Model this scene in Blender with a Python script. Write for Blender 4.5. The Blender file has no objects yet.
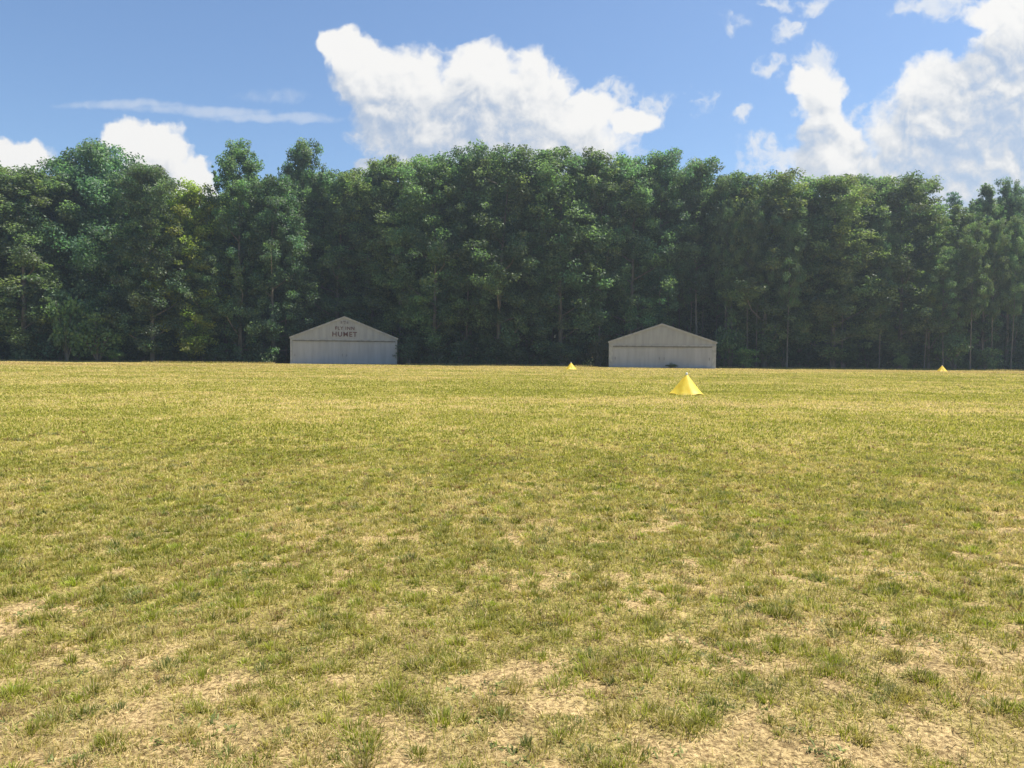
import bpy, math, random
import numpy as np
from mathutils import Matrix, Vector

R = math.radians
scene = bpy.context.scene
C = scene.collection

# ------------------------------------------------------------------ camera
F_PX, W_PX, H_PX = 760.0, 1024, 768
CAM_H = 1.5
cam_data = bpy.data.cameras.new('camera')
cam_data.sensor_width = 36.0
cam_data.lens = F_PX / W_PX * 36.0
cam_data.clip_start = 0.05
cam_data.clip_end = 6000
cam = bpy.data.objects.new('camera', cam_data)
C.objects.link(cam)
CAM_ROT = Matrix.Rotation(R(90 - 2.22), 4, 'X') @ Matrix.Rotation(R(0.56), 4, 'Z')
cam.matrix_world = Matrix.Translation((0, 0, CAM_H)) @ CAM_ROT
scene.camera = cam


def ray(px, py):
    d = CAM_ROT.to_3x3() @ Vector(((px - W_PX / 2) / F_PX, -(py - H_PX / 2) / F_PX, -1.0))
    return d / d.y                      # y == 1


def at(px, py, Y):
    d = ray(px, py)
    return Vector((d.x * Y, Y, CAM_H + d.z * Y))


# ------------------------------------------------------------------ light and sky
SUN_EL, SUN_AZ = 64.0, 74.0             # azimuth from +Y (view direction) to the right
SUN_DIR = Vector((math.cos(R(SUN_EL)) * math.sin(R(SUN_AZ)), math.cos(R(SUN_EL)) * math.cos(R(SUN_AZ)), math.sin(R(SUN_EL))))
SKY_STRENGTH = 0.094
CLOUD_GAIN = 0.545
HAZE = 0.0006
sun_data = bpy.data.lights.new('sun', 'SUN')
sun_data.energy = 4.6
sun_data.angle = R(0.55)
sun_data.color = (1.0, 0.94, 0.84)
sun = bpy.data.objects.new('sun', sun_data)
C.objects.link(sun)
sun.rotation_euler = (-SUN_DIR).to_track_quat('-Z', 'Y').to_euler()
sun.location = SUN_DIR * 300

scene.view_settings.view_transform = 'Standard'
scene.view_settings.look = 'None'
scene.view_settings.exposure = 0.80
scene.view_settings.gamma = 1.0
scene.view_settings.use_curve_mapping = False
scene.cycles.max_bounces = 8
scene.cycles.transparent_max_bounces = 8
scene.cycles.use_denoising = True


class NT:
    """small helper to write node trees"""
    def __init__(self, tree):
        self.t, self.n, self.l = tree, tree.nodes, tree.links

    def node(self, kind, **kw):
        n = self.n.new(kind)
        for k, v in kw.items():
            setattr(n, k, v)
        return n

    def put(self, sock, v):
        if hasattr(v, 'is_output'):
            self.l.new(v, sock)
        else:
            sock.default_value = v

    def math(self, op, a, b=0.0, c=0.0, clamp=False):
        n = self.node('ShaderNodeMath', operation=op, use_clamp=clamp)
        self.put(n.inputs[0], a); self.put(n.inputs[1], b); self.put(n.inputs[2], c)
        return n.outputs[0]

    def vec(self, op, a, b=(0, 0, 0), out=0):
        n = self.node('ShaderNodeVectorMath', operation=op)
        self.put(n.inputs[0], a); self.put(n.inputs[1], b)
        return n.outputs[out]

    def noise(self, v, scale, detail=4.0, rough=0.5, dim='3D', out=0):
        n = self.node('ShaderNodeTexNoise', noise_dimensions=dim)
        self.put(n.inputs['Vector'], v)
        n.inputs['Scale'].default_value = scale
        n.inputs['Detail'].default_value = detail
        n.inputs['Roughness'].default_value = rough
        return n.outputs[out]

    def mix(self, f, a, b, blend='MIX'):
        n = self.node('ShaderNodeMix', data_type='RGBA', blend_type=blend)
        self.put(n.inputs[0], f); self.put(n.inputs[6], a); self.put(n.inputs[7], b)
        return n.outputs[2]

    def smooth(self, v, lo, hi, a=0.0, b=1.0):
        n = self.node('ShaderNodeMapRange', interpolation_type='SMOOTHSTEP')
        self.put(n.inputs['Value'], v)
        n.inputs['From Min'].default_value = lo; n.inputs['From Max'].default_value = hi
        n.inputs['To Min'].default_value = a; n.inputs['To Max'].default_value = b
        return n.outputs[0]


def cloud_group(name, blobs, warp, nscale, namp, seed):
    """density of cumulus in direction space (x/y, z/y): a union of lobes broken up by noise"""
    g = bpy.data.node_groups.new(name, 'ShaderNodeTree')
    g.interface.new_socket('P', in_out='INPUT', socket_type='NodeSocketVector')
    g.interface.new_socket('D', in_out='OUTPUT', socket_type='NodeSocketFloat')
    g.interface.new_socket('N', in_out='OUTPUT', socket_type='NodeSocketFloat')
    g.interface.new_socket('B', in_out='OUTPUT', socket_type='NodeSocketFloat')
    T = NT(g)
    gi = T.node('NodeGroupInput'); go = T.node('NodeGroupOutput')
    p = gi.outputs[0]
    ps = T.vec('ADD', p, (seed, seed * .37, seed * 1.7))
    w = T.vec('SUBTRACT', T.noise(ps, 9.0, 2.0, 0.5, out=1), (.5, .5, .5))
    w = T.vec('MULTIPLY', w, (warp, warp, 0))
    w2 = T.vec('SUBTRACT', T.noise(ps, 34.0, 3.0, 0.55, out=1), (.5, .5, .5))
    w2 = T.vec('MULTIPLY', w2, (warp * .5, warp * .5, 0))
    q = T.vec('ADD', T.vec('ADD', p, w), w2)
    best = None
    for (u, v, ru, rv, a) in blobs:
        d = T.vec('SUBTRACT', q, (u, v, 0))
        d = T.vec('MULTIPLY', d, (1 / ru, 1 / rv, 0))
        d = T.vec('DOT_PRODUCT', d, d, out=1)
        m = T.math('MULTIPLY_ADD', d, -a, a)
        best = m if best is None else T.math('SMOOTH_MAX', best, m, 0.25)
    n1 = T.noise(ps, nscale, 10.0, 0.60)
    qs = T.vec('ADD', q, (seed, seed * .37, seed * 1.7))
    b = T.math('ABSOLUTE', T.math('SUBTRACT', T.noise(qs, nscale * 1.3, 4.0, 0.5), .5))      # billows
    s = T.math('MULTIPLY_ADD', n1, namp, -0.5 * namp)
    s = T.math('MULTIPLY_ADD', b, -1.5 * namp, s)
    s = T.math('ADD', s, 0.15 * namp)
    T.l.new(T.math('ADD', best, s), go.inputs[0])
    T.l.new(s, go.inputs[1])
    T.l.new(best, go.inputs[2])
    return g


def blob(px, py, rx, ry, a=1.0):
    d = ray(px, py)
    return (d.x, d.z, rx / F_PX, ry / F_PX, a)


CUMULUS = [blob(*b) for b in [
    # the big cloud over the middle
    (346, 54, 23, 24), (372, 72, 38, 32), (405, 84, 48, 40), (470, 87, 56, 40), (530, 98, 44, 42), (450, 125, 92, 40),
    (575, 122, 40, 30), (632, 128, 32, 15), (520, 150, 120, 34), (378, 166, 24, 16), (430, 160, 60, 24), (395, 110, 40, 34),
    # left towers
    (128, 132, 26, 18), (152, 146, 30, 24), (180, 172, 36, 26), (150, 185, 46, 30), (198, 186, 22, 14),
    (24, 154, 34, 17), (-14, 158, 40, 24),
    # right bank
    (968, 96, 70, 44), (1010, 66, 56, 46), (934, 134, 64, 40), (905, 178, 80, 34), (1015, 155, 90, 64), (1060, 100, 80, 90),
    (828, 104, 20, 42), (836, 150, 34, 44), (850, 200, 60, 40), (1015, 14, 50, 26), (812, 78, 22, 18), (960, 185, 110, 34),
    # beyond the frame
    (1180, 60, 120, 60), (1300, 150, 140, 50), (-200, 110, 90, 40), (-330, 170, 140, 46), (700, -140, 130, 50), (180, -170, 110, 40),
]]
WISPS = [blob(*b) for b in [
    (775, 62, 22, 14, .8), (745, 116, 15, 12, .75), (766, 143, 20, 14, .8), (790, 30, 18, 14, .75), (815, 5, 18, 14, .8),
    (772, 2, 20, 9, .7), (605, 76, 22, 7, .5), (655, 104, 18, 9, .5), (620, 100, 20, 12, .7), (725, 20, 14, 8, .35), (648, 118, 24, 16, .8), (626, 96, 16, 18, .7), (800, 88, 22, 26, .8), (812, 60, 24, 18, .7), (868, 128, 26, 40, .6), (940, 10, 40, 16, .7),
    (790, 165, 60, 30, .5), (700, 100, 18, 10, .3),
]]
STREAK = [blob(*b) for b in [(130, 106, 80, 6, .8), (200, 111, 90, 7, .9), (265, 117, 70, 6, .8), (310, 120, 40, 5, .6), (270, 95, 40, 8, .35)]]

world = bpy.data.worlds.new('World')
scene.world = world
world.use_nodes = True
world.node_tree.nodes.clear()
T = NT(world.node_tree)
tc = T.node('ShaderNodeTexCoord')
sky = T.node('ShaderNodeTexSky', sky_type='NISHITA')
sky.sun_disc = False
sky.sun_elevation = R(SUN_EL)
sky.sun_rotation = R(SUN_AZ)
sky.altitude = 200
sky.air_density = 1.0
sky.dust_density = 0.9
sky.ozone_density = 3.5
sep = T.node('ShaderNodeSeparateXYZ')
T.l.new(tc.outputs['Generated'], sep.inputs[0])
yy = T.math('MAXIMUM', sep.outputs[1], 0.08)
comb = T.node('ShaderNodeCombineXYZ')
T.l.new(T.math('DIVIDE', sep.outputs[0], yy), comb.inputs[0])
T.l.new(T.math('DIVIDE', sep.outputs[2], yy), comb.inputs[1])
P = comb.outputs[0]
front = T.smooth(sep.outputs[1], 0.08, 0.3)


def dens(g, p):
    n = T.node('ShaderNodeGroup'); n.node_tree = g
    T.l.new(p, n.inputs[0])
    return n.outputs


g1 = cloud_group('cumulus_density', CUMULUS, 0.06, 15.0, 1.5, 3.1)
g2 = cloud_group('wisp_density', WISPS, 0.07, 30.0, 1.9, 7.7)
g3 = cloud_group('streak_density', STREAK, 0.016, 26.0, 1.0, 1.3)
A0 = dens(g1, P)
A1 = dens(g1, T.vec('ADD', P, (0.005, 0.011, 0)))
A2 = dens(g1, T.vec('ADD', P, (0.020, 0.060, 0)))
alpha = T.smooth(A0[0], -0.14, 0.50)
thick = T.smooth(A0[0], 0.10, 0.95)
lit = T.math('MULTIPLY_ADD', thick, -0.36, 0.74)
lit = T.math('MULTIPLY_ADD', T.math('SUBTRACT', A0[1], A1[1]), 1.15, lit)
lit = T.math('MULTIPLY_ADD', T.math('SUBTRACT', A0[1], A2[1]), 0.20, lit)
lit = T.math('MULTIPLY_ADD', T.math('SUBTRACT', A0[2], A2[2]), 0.46, lit)
lit = T.smooth(lit, -0.25, 1.35)
cl_col = T.mix(lit, (0.44, 0.525, 0.66, 1), (1.0, 0.99, 0.97, 1))  # sunward brightening and grey undersides put into the cloud colour
alpha = T.math('MULTIPLY', alpha, T.smooth(lit, 0.10, 0.65, 0.76, 1.0))
w_alpha = T.math('MULTIPLY', T.smooth(dens(g2, P)[0], 0.05, 1.0), 0.85)
s_alpha = T.math('MULTIPLY', T.smooth(dens(g3, P)[0], 0.0, 1.0), 0.45)
thin = T.math('MAXIMUM', w_alpha, s_alpha)
bg_sky = T.node('ShaderNodeBackground')
hs = T.node('ShaderNodeHueSaturation'); hs.inputs['Saturation'].default_value = 1.05
T.l.new(sky.outputs[0], hs.inputs['Color']); T.l.new(hs.outputs[0], bg_sky.inputs[0]); bg_sky.inputs[1].default_value = SKY_STRENGTH
bg_cl = T.node('ShaderNodeBackground')
T.l.new(cl_col, bg_cl.inputs[0]); bg_cl.inputs[1].default_value = CLOUD_GAIN
bg_th = T.node('ShaderNodeBackground')
bg_th.inputs[0].default_value = (0.86, 0.89, 0.93, 1); bg_th.inputs[1].default_value = CLOUD_GAIN
m1 = T.node('ShaderNodeMixShader'); m2 = T.node('ShaderNodeMixShader')
T.l.new(T.math('MULTIPLY', thin, front), m1.inputs[0]); T.l.new(bg_sky.outputs[0], m1.inputs[1]); T.l.new(bg_th.outputs[0], m1.inputs[2])
T.l.new(T.math('MULTIPLY', alpha, front), m2.inputs[0]); T.l.new(m1.outputs[0], m2.inputs[1]); T.l.new(bg_cl.outputs[0], m2.inputs[2])
wo = T.node('ShaderNodeOutputWorld')
T.l.new(m2.outputs[0], wo.inputs[0])


# ------------------------------------------------------------------ helpers
def tag(o, label=None, cat=None, group=None, kind=None):
    if label: o['label'] = label
    if cat: o['category'] = cat
    if group: o['group'] = group
    if kind: o['kind'] = kind
    return o


def link(name, mesh, parent=None, mat=None):
    o = bpy.data.objects.new(name, mesh)
    C.objects.link(o)
    if parent: o.parent = parent
    if mat and not mesh.materials: mesh.materials.append(mat)
    return o


def empty(name, loc, rz=0.0):
    o = bpy.data.objects.new(name, None)
    o.empty_display_size = 0.3
    C.objects.link(o)
    o.location = loc
    o.rotation_euler = (0, 0, rz)
    return o


def mesh_np(name, verts, loops, sizes, cols=None, smooth=False):
    """mesh from numpy arrays; cols = per vertex colour"""
    me = bpy.data.meshes.new(name)
    verts = np.asarray(verts, np.float32); loops = np.asarray(loops, np.int32); sizes = np.asarray(sizes, np.int32)
    me.vertices.add(len(verts)); me.vertices.foreach_set('co', verts.ravel())
    me.loops.add(len(loops)); me.loops.foreach_set('vertex_index', loops)
    me.polygons.add(len(sizes))
    starts = np.concatenate(([0], np.cumsum(sizes)[:-1])).astype(np.int32)
    me.polygons.foreach_set('loop_start', starts)
    if smooth: me.polygons.foreach_set('use_smooth', np.ones(len(sizes), bool))
    me.update(calc_edges=True)
    if cols is not None:
        a = me.color_attributes.new('col', 'FLOAT_COLOR', 'POINT')
        c = np.ones((len(verts), 4), np.float32); c[:, :3] = cols
        a.data.foreach_set('color', c.ravel())
    return me


class MB:
    def __init__(self):
        self.v, self.f = [], []

    def box(self, x0, x1, y0, y1, z0, z1):
        b = len(self.v)
        self.v += [(x, y, z) for z in (z0, z1) for y in (y0, y1) for x in (x0, x1)]
        self.f += [tuple(b + i for i in q) for q in ((0, 2, 3, 1), (4, 5, 7, 6), (0, 1, 5, 4), (1, 3, 7, 5), (3, 2, 6, 7), (2, 0, 4, 6))]
        return self

    def prism(self, pts, y0, y1):
        """outline in x,z swept along y"""
        b = len(self.v); n = len(pts)
        self.v += [(x, y0, z) for x, z in pts] + [(x, y1, z) for x, z in pts]
        self.f.append(tuple(b + i for i in range(n)))
        self.f.append(tuple(b + n + i for i in reversed(range(n))))
        for i in range(n):
            j = (i + 1) % n
            self.f.append((b + i, b + n + i, b + n + j, b + j))
        return self

    def tube(self, pts, rads, n=7):
        b = len(self.v)
        for k, (p, r) in enumerate(zip(pts, rads)):
            p = Vector(p)
            d = (Vector(pts[min(k + 1, len(pts) - 1)]) - Vector(pts[max(k - 1, 0)])).normalized()
            u = d.cross(Vector((1, 0, 0)) if abs(d.x) < .8 else Vector((0, 1, 0))).normalized(); w = d.cross(u)
            for i in range(n):
                a = 2 * math.pi * i / n
                self.v.append(tuple(p + u * (math.cos(a) * r) + w * (math.sin(a) * r)))
        for k in range(len(pts) - 1):
            for i in range(n):
                j = (i + 1) % n
                self.f.append((b + k * n + i, b + k * n + j, b + (k + 1) * n + j, b + (k + 1) * n + i))
        self.f.append(tuple(b + (len(pts) - 1) * n + i for i in range(n)))
        return self

    def mesh(self, name, smooth=False):
        me = bpy.data.meshes.new(name)
        me.from_pydata(self.v, [], self.f); me.update()
        import bmesh
        bm = bmesh.new(); bm.from_mesh(me); bmesh.ops.recalc_face_normals(bm, faces=bm.faces); bm.to_mesh(me); bm.free()
        if smooth:
            me.polygons.foreach_set('use_smooth', np.ones(len(me.polygons), bool))
        return me

    def build(self, name, mat, parent=None, smooth=False):
        return link(name, self.mesh(name, smooth), parent, mat)


def hash2(ix, iy, seed):
    h = (ix.astype(np.int64) * 374761393 + iy.astype(np.int64) * 668265263 + seed * 974634777) & 0x7fffffff
    h = ((h ^ (h >> 13)) * 1274126177) & 0x7fffffff
    h = h ^ (h >> 16)
    return (h & 0xffff) / 65535.0


def vnoise(x, y, seed=0):
    ix, iy = np.floor(x), np.floor(y)
    fx, fy = x - ix, y - iy
    fx = fx * fx * (3 - 2 * fx); fy = fy * fy * (3 - 2 * fy)
    a = hash2(ix, iy, seed); b = hash2(ix + 1, iy, seed); c = hash2(ix, iy + 1, seed); d = hash2(ix + 1, iy + 1, seed)
    return (a + (b - a) * fx) * (1 - fy) + (c + (d - c) * fx) * fy


def fbm(x, y, seed=0, oct=4, gain=.5):
    s, a, t = 0, 1.0, 0
    for k in range(oct):
        s = s + a * vnoise(x * 2 ** k + 17.3 * k, y * 2 ** k - 9.1 * k, seed + k); t += a; a *= gain
    return s / t


# ------------------------------------------------------------------ materials
def new_mat(name):
    m = bpy.data.materials.new(name); m.use_nodes = True
    m.node_tree.nodes.clear()
    T = NT(m.node_tree)
    return m, T, T.node('ShaderNodeOutputMaterial')


def leafy(name, attr_gain=1.0, trans=0.4, trans_tint=(1.3, 1.35, .7, 1), gloss=0.06, objcol=False):
    m, T, out = new_mat(name)
    a = T.node('ShaderNodeAttribute', attribute_name='col')
    col = a.outputs['Color']
    if objcol:
        oi = T.node('ShaderNodeObjectInfo')
        col = T.mix(1.0, col, oi.outputs['Color'], 'MULTIPLY')
    d = T.node('ShaderNodeBsdfDiffuse'); T.l.new(col, d.inputs[0])
    t = T.node('ShaderNodeBsdfTranslucent'); T.l.new(T.mix(1.0, col, trans_tint, 'MULTIPLY'), t.inputs[0])
    x = T.node('ShaderNodeMixShader'); x.inputs[0].default_value = trans
    T.l.new(d.outputs[0], x.inputs[1]); T.l.new(t.outputs[0], x.inputs[2])
    g = T.node('ShaderNodeBsdfGlossy'); g.inputs['Roughness'].default_value = 0.55; g.inputs[0].default_value = (1, 1, 1, 1)
    y = T.node('ShaderNodeMixShader'); y.inputs[0].default_value = gloss
    T.l.new(x.outputs[0], y.inputs[1]); T.l.new(g.outputs[0], y.inputs[2])
    T.l.new(y.outputs[0], out.inputs[0])
    return m


M_LEAF = leafy('tree_leaves', trans=0.54, trans_tint=(1.42, 1.55, .85, 1), gloss=0.03, objcol=True)
M_GRASS = leafy('grass_blades', trans=0.42, trans_tint=(1.12, 1.17, .78, 1), gloss=0.015)


def principled(name, base, rough=0.6, noise_scale=4.0, var=0.25, bump=0.0, bump_scale=30.0, stretch=(1, 1, 1), spec=0.4):
    m, T, out = new_mat(name)
    tcn = T.node('ShaderNodeTexCoord')
    v = T.vec('MULTIPLY', tcn.outputs['Object'], stretch)
    n = T.noise(v, noise_scale, 6.0, 0.6)
    f = T.smooth(n, .3, .7)
    col = T.mix(f, tuple(c * (1 - var) for c in base) + (1,), tuple(min(1, c * (1 + var * .6)) for c in base) + (1,))
    p = T.node('ShaderNodeBsdfPrincipled')
    T.l.new(col, p.inputs['Base Color']); p.inputs['Roughness'].default_value = rough
    p.inputs['Specular IOR Level'].default_value = spec
    if bump:
        b = T.node('ShaderNodeBump'); b.inputs['Strength'].default_value = bump; b.inputs['Distance'].default_value = .02
        T.l.new(T.noise(v, bump_scale, 5.0, .6), b.inputs['Height']); T.l.new(b.outputs[0], p.inputs['Normal'])
    T.l.new(p.outputs[0], out.inputs[0])
    return m


M_BARK = principled('bark', (0.20, 0.18, 0.145), .9, 1.2, .45, .8, 6, (3, 3, .5))
M_METAL = principled('weathered_white_metal', (0.322, 0.328, 0.312), .6, .8, .14, .15, 8, (2.5, 2.5, .35))
M_DOOR = principled('painted_door_metal', (0.352, 0.358, 0.352), .6, .8, .12, .15, 8, (2.5, 2.5, .3))
M_TRIM = principled('dull_trim_metal', (0.345, 0.35, 0.325), .6, 2, .2)
M_TRACK = principled('dark_door_track', (0.16, 0.16, 0.145), .6, 2, .3)
M_ROOF = principled('galvanised_roof', (0.30, 0.31, 0.31), .5, 1, .25)
M_RED = principled('faded_red_paint', (0.11, 0.045, 0.04), .7, 5, .3)
M_FADED = principled('faded_grey_paint', (0.20, 0.18, 0.18), .7, 5, .3)
M_CONCRETE = principled('concrete_apron', (0.36, 0.33, 0.28), .9, 3, .3, .3, 20)


# ------------------------------------------------------------------ ground
def gheight(x, y):
    d = np.hypot(x, y)
    near = np.clip(1.0 - d / 45.0, 0, 1)
    z = 0.030 * (fbm(x / .55, y / .55, 5, 3) - .5) * near + 0.05 * (fbm(x / 3.2, y / 3.2, 8, 2) - .5) * np.clip(1.2 - d / 60, 0, 1)
    z = z + .024 * (fbm(x / .11, y / .11, 9, 2) - .5) * np.clip(1.0 - d / 12.0, 0, 1)
    return z


def cover(x, y):
    """how well the turf covers the soil: 0 bare, 1 thick"""
    d = np.hypot(x, y)
    c = .70 * fbm(x / .19, y / .19, 21, 3) + .22 * fbm(x / .55, y / .55, 31, 3) + .08 * fbm(x / 4, y / 5, 41, 2)
    return c + np.clip((d - 3.0) / 34.0, 0, .16) + .02


def green(x, y):
    """patches of greener or dryer turf"""
    d = np.hypot(x, y)
    g = -.004 + .45 * fbm(x / .55, y / .7, 51, 3) + .35 * fbm(x / 6.0, y / 3.6, 61, 3) + .20 * fbm(x / 26., y / 8., 71, 3)
    g = g + .05 * np.exp(-((d - 26) / 16) ** 2) - .13 * np.clip((y - 62) / 20, 0, 1) * (0.6 + .8 * fbm(x / 16., y / 4., 81, 2))
    return g


def axis(parts):
    out = []
    for a, b, s in parts:
        out.append(np.arange(a, b, s))
    return np.concatenate(out)


xs = axis([(-900, -200, 50), (-200, -60, 4), (-60, -16, .9), (-16, -6, .22), (-6, 6, .045), (6, 16, .22), (16, 60, .9), (60, 200, 4), (200, 901, 50)])
ys = axis([(-120, -8, 8), (-8, 1, .5), (1, 7, .045), (7, 14, .13), (14, 40, .5), (40, 130, 1.2), (130, 240, 8), (240, 1600, 80)])
gx, gy = np.meshgrid(xs, ys)
nx, ny = len(xs), len(ys)
gz = gheight(gx, gy)
gverts = np.stack([gx.ravel(), gy.ravel(), gz.ravel()], 1)
i0 = (np.arange(ny - 1)[:, None] * nx + np.arange(nx - 1)[None, :]).ravel()
gl = np.stack([i0, i0 + 1, i0 + nx + 1, i0 + nx], 1).ravel()
cv = np.clip((cover(gx, gy) - .38) / .22, 0, 1).ravel()[:, None]
gr = np.clip((green(gx, gy) - .38) / .24, 0, 1).ravel()[:, None]
soil = np.array([.49, .365, .185]); thatch_dry = np.array([.46, .355, .145]); thatch_green = np.array([.36, .32, .08])
turf = thatch_dry * (1 - gr) + thatch_green * gr
nearf = np.clip(1.15 - np.hypot(gx, gy) / 8.5, 0, 1).ravel()[:, None]
turf = turf * (1 - nearf) + (np.array([.40, .31, .150]) * (1 - gr) + np.array([.27, .235, .080]) * gr) * nearf
gcol = soil * (1 - cv) + turf * cv
sandy = (np.exp(-((gy - 84 - 3 * np.sin(gx / 23)) / 5.0) ** 2) * np.clip(fbm(gx / 18, gy / 5, 91, 3) * 2.4 - .7, 0, 1)).ravel()[:, None]
gcol = gcol * (1 - .6 * sandy) + np.array([.42, .27, .14]) * .6 * sandy
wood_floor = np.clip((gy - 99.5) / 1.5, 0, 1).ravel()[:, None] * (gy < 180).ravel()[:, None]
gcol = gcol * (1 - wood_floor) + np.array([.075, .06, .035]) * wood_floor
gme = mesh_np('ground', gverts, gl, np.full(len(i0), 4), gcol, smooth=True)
m, T, out = new_mat('dry_turf_ground')
a = T.node('ShaderNodeAttribute', attribute_name='col')
tcn = T.node('ShaderNodeTexCoord')
n1 = T.noise(tcn.outputs['Object'], 38.0, 8.0, .68)
n2 = T.noise(T.vec('MULTIPLY', tcn.outputs['Object'], (1, .6, 1)), 3.0, 6.0, .6)
n3 = T.noise(tcn.outputs['Object'], 160.0, 4.0, .6)
c = T.mix(T.smooth(n1, .36, .62), (.36, .32, .28, 1), (1.3, 1.3, 1.27, 1))
c = T.mix(1.0, a.outputs['Color'], c, 'MULTIPLY')
c = T.mix(1.0, c, T.mix(T.smooth(n2, .3, .7), (.86, .84, .8, 1), (1.1, 1.1, 1.08, 1)), 'MULTIPLY')
c = T.mix(1.0, c, T.mix(T.smooth(n3, .3, .7), (.72, .70, .66, 1), (1.18, 1.18, 1.18, 1)), 'MULTIPLY')
p = T.node('ShaderNodeBsdfPrincipled'); p.inputs['Roughness'].default_value = .95; p.inputs['Specular IOR Level'].default_value = .15
T.l.new(c, p.inputs['Base Color'])
b = T.node('ShaderNodeBump'); b.inputs['Strength'].default_value = .9; b.inputs['Distance'].default_value = .02
T.l.new(T.math('ADD', n1, T.math('MULTIPLY', n3, .35)), b.inputs['Height']); T.l.new(b.outputs[0], p.inputs['Normal'])
T.l.new(p.outputs[0], out.inputs[0])
tag(link('ground', gme, None, m), 'dry mown airfield turf with bare sandy patches', 'field', kind='structure')


# ------------------------------------------------------------------ grass: blades over the whole field
def blades(name, px, py, length, width, tilt, azim, col_base, col_tip, droop, rng):
    """bent blades: 5 vertices, a quad and a triangle each"""
    n = len(px)
    pz = gheight(px, py) - .004
    ca, sa = np.cos(azim), np.sin(azim)
    # direction of lean
    s1, c1 = np.sin(tilt), np.cos(tilt)
    t2 = np.minimum(tilt + droop, 1.62)
    s2, c2 = np.sin(t2), np.cos(t2)
    mx, my, mz = px + ca * s1 * length * .55, py + sa * s1 * length * .55, pz + c1 * length * .55
    tx, ty, tz = mx + ca * s2 * length * .45, my + sa * s2 * length * .45, mz + c2 * length * .45
    yaw = azim + np.pi / 2 + rng.uniform(-.9, .9, n)
    wx, wy = np.cos(yaw) * width / 2, np.sin(yaw) * width / 2
    v = np.empty((n, 5, 3), np.float32)
    v[:, 0] = np.stack([px - wx, py - wy, pz], 1); v[:, 1] = np.stack([px + wx, py + wy, pz], 1)
    v[:, 2] = np.stack([mx + wx * .85, my + wy * .85, mz + .002], 1); v[:, 3] = np.stack([mx - wx * .85, my - wy * .85, mz + .002], 1)
    v[:, 4] = np.stack([tx, ty, np.maximum(tz, pz + .006)], 1)
    k = (np.arange(n) * 5)[:, None]
    loops = (k + np.array([0, 1, 2, 3, 3, 2, 4])[None]).ravel()
    sizes = np.tile([4, 3], n)
    c = np.empty((n, 5, 3), np.float32)
    c[:, 0] = col_base; c[:, 1] = col_base; c[:, 2] = (col_base + col_tip) / 2; c[:, 3] = c[:, 2]; c[:, 4] = col_tip
    return v.reshape(-1, 3), loops, sizes, c.reshape(-1, 3)


GREEN = np.array([.235, .250, .028]); OLIVE = np.array([.42, .395, .084]); STRAW = np.array([.66, .535, .24])
PALE = np.array([.72, .575, .30]); DEAD = np.array([.27, .195, .095])
BLUEG = np.array([.185, .215, .066]); BROWN = np.array([.27, .17, .075]); LIME = np.array([.36, .40, .05])


WS, WE = .80, 7.0


def wedge(rng, d0, d1, n):
    """n points spread evenly over the field seen from the camera and from a few steps either side"""
    y = np.empty(0)
    while len(y) < n:
        t = rng.uniform(d0, d1, n * 2)
        y = np.concatenate([y, t[rng.uniform(0, 1, n * 2) < (WS * t + WE) / (WS * d1 + WE)]])
    y = y[:n]
    return rng.uniform(-1, 1, n) * (WS * y + WE), y


def blade_colours(x, y, rng, jitter=.22):
    n = len(x)
    g = np.clip((green(x, y) - .31) / .34, 0, 1) + rng.normal(0, .24, n)
    g = g[:, None]
    col = np.where(g > .62, OLIVE + (GREEN - OLIVE) * np.clip((g - .62) / .5, 0, 1), STRAW + (OLIVE - STRAW) * np.clip(g / .62, 0, 1))
    col = col * (1 + rng.normal(0, jitter, n))[:, None].clip(.5, 1.6)
    return col


rng = np.random.default_rng(11)
parts = []
# 1. tufts in the near field: each a spray of blades
n_t = 62000
tx, ty = wedge(rng, .8, 15.0, n_t * 3)
keep = rng.uniform(0, 1, len(tx)) < np.clip((cover(tx, ty) - .45) / .09, 0.05, 1) * np.clip(5.0 / ty, .25, 1) * np.clip((15 - ty) / 7, 0, 1) * np.clip((ty - 1.0) / 8, .45, 1) * .55
tx, ty = tx[keep], ty[keep]
nb = rng.integers(14, 34, len(tx))
tid = np.repeat(np.arange(len(tx)), nb)
n = len(tid)
rad = .022 + .06 * rng.uniform(0, 1, len(tx)) ** 1.5
az = rng.uniform(0, 2 * np.pi, n); rr = np.sqrt(rng.uniform(0, 1, n)) * rad[tid]
bx, by = tx[tid] + np.cos(az) * rr, ty[tid] + np.sin(az) * rr
tcol = blade_colours(tx, ty, rng, .15)
kind = rng.uniform(0, 1, len(tx))
weedy = (fbm(tx / .28, ty / .28, 131, 2) > .73)
tcol = np.where(weedy[:, None], BLUEG, tcol)
tcol = np.where((kind > .96)[:, None], LIME, tcol)
tcol = np.where((kind < .13)[:, None], BROWN, tcol)
col = tcol[tid] * (1 + rng.normal(0, .2, n))[:, None].clip(.5, 1.6)
tip = col * .75 + STRAW * .25 * rng.uniform(.2, 1.4, n)[:, None]
hgt = (.028 + .042 * rng.uniform(0, 1, len(tx)) ** 1.8)[tid] * rng.uniform(.6, 1.25, n)
parts.append(blades('t', bx, by, hgt, np.maximum(.0032, .00095 * by) * rng.uniform(.7, 1.3, n), rng.uniform(.25, 1.25, n) * (.4 + .6 * rr / rad[tid]), az + rng.normal(0, .5, n), (col * .75 + BROWN * .25) * .8, tip, rng.uniform(.1, .8, n), rng))
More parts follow.
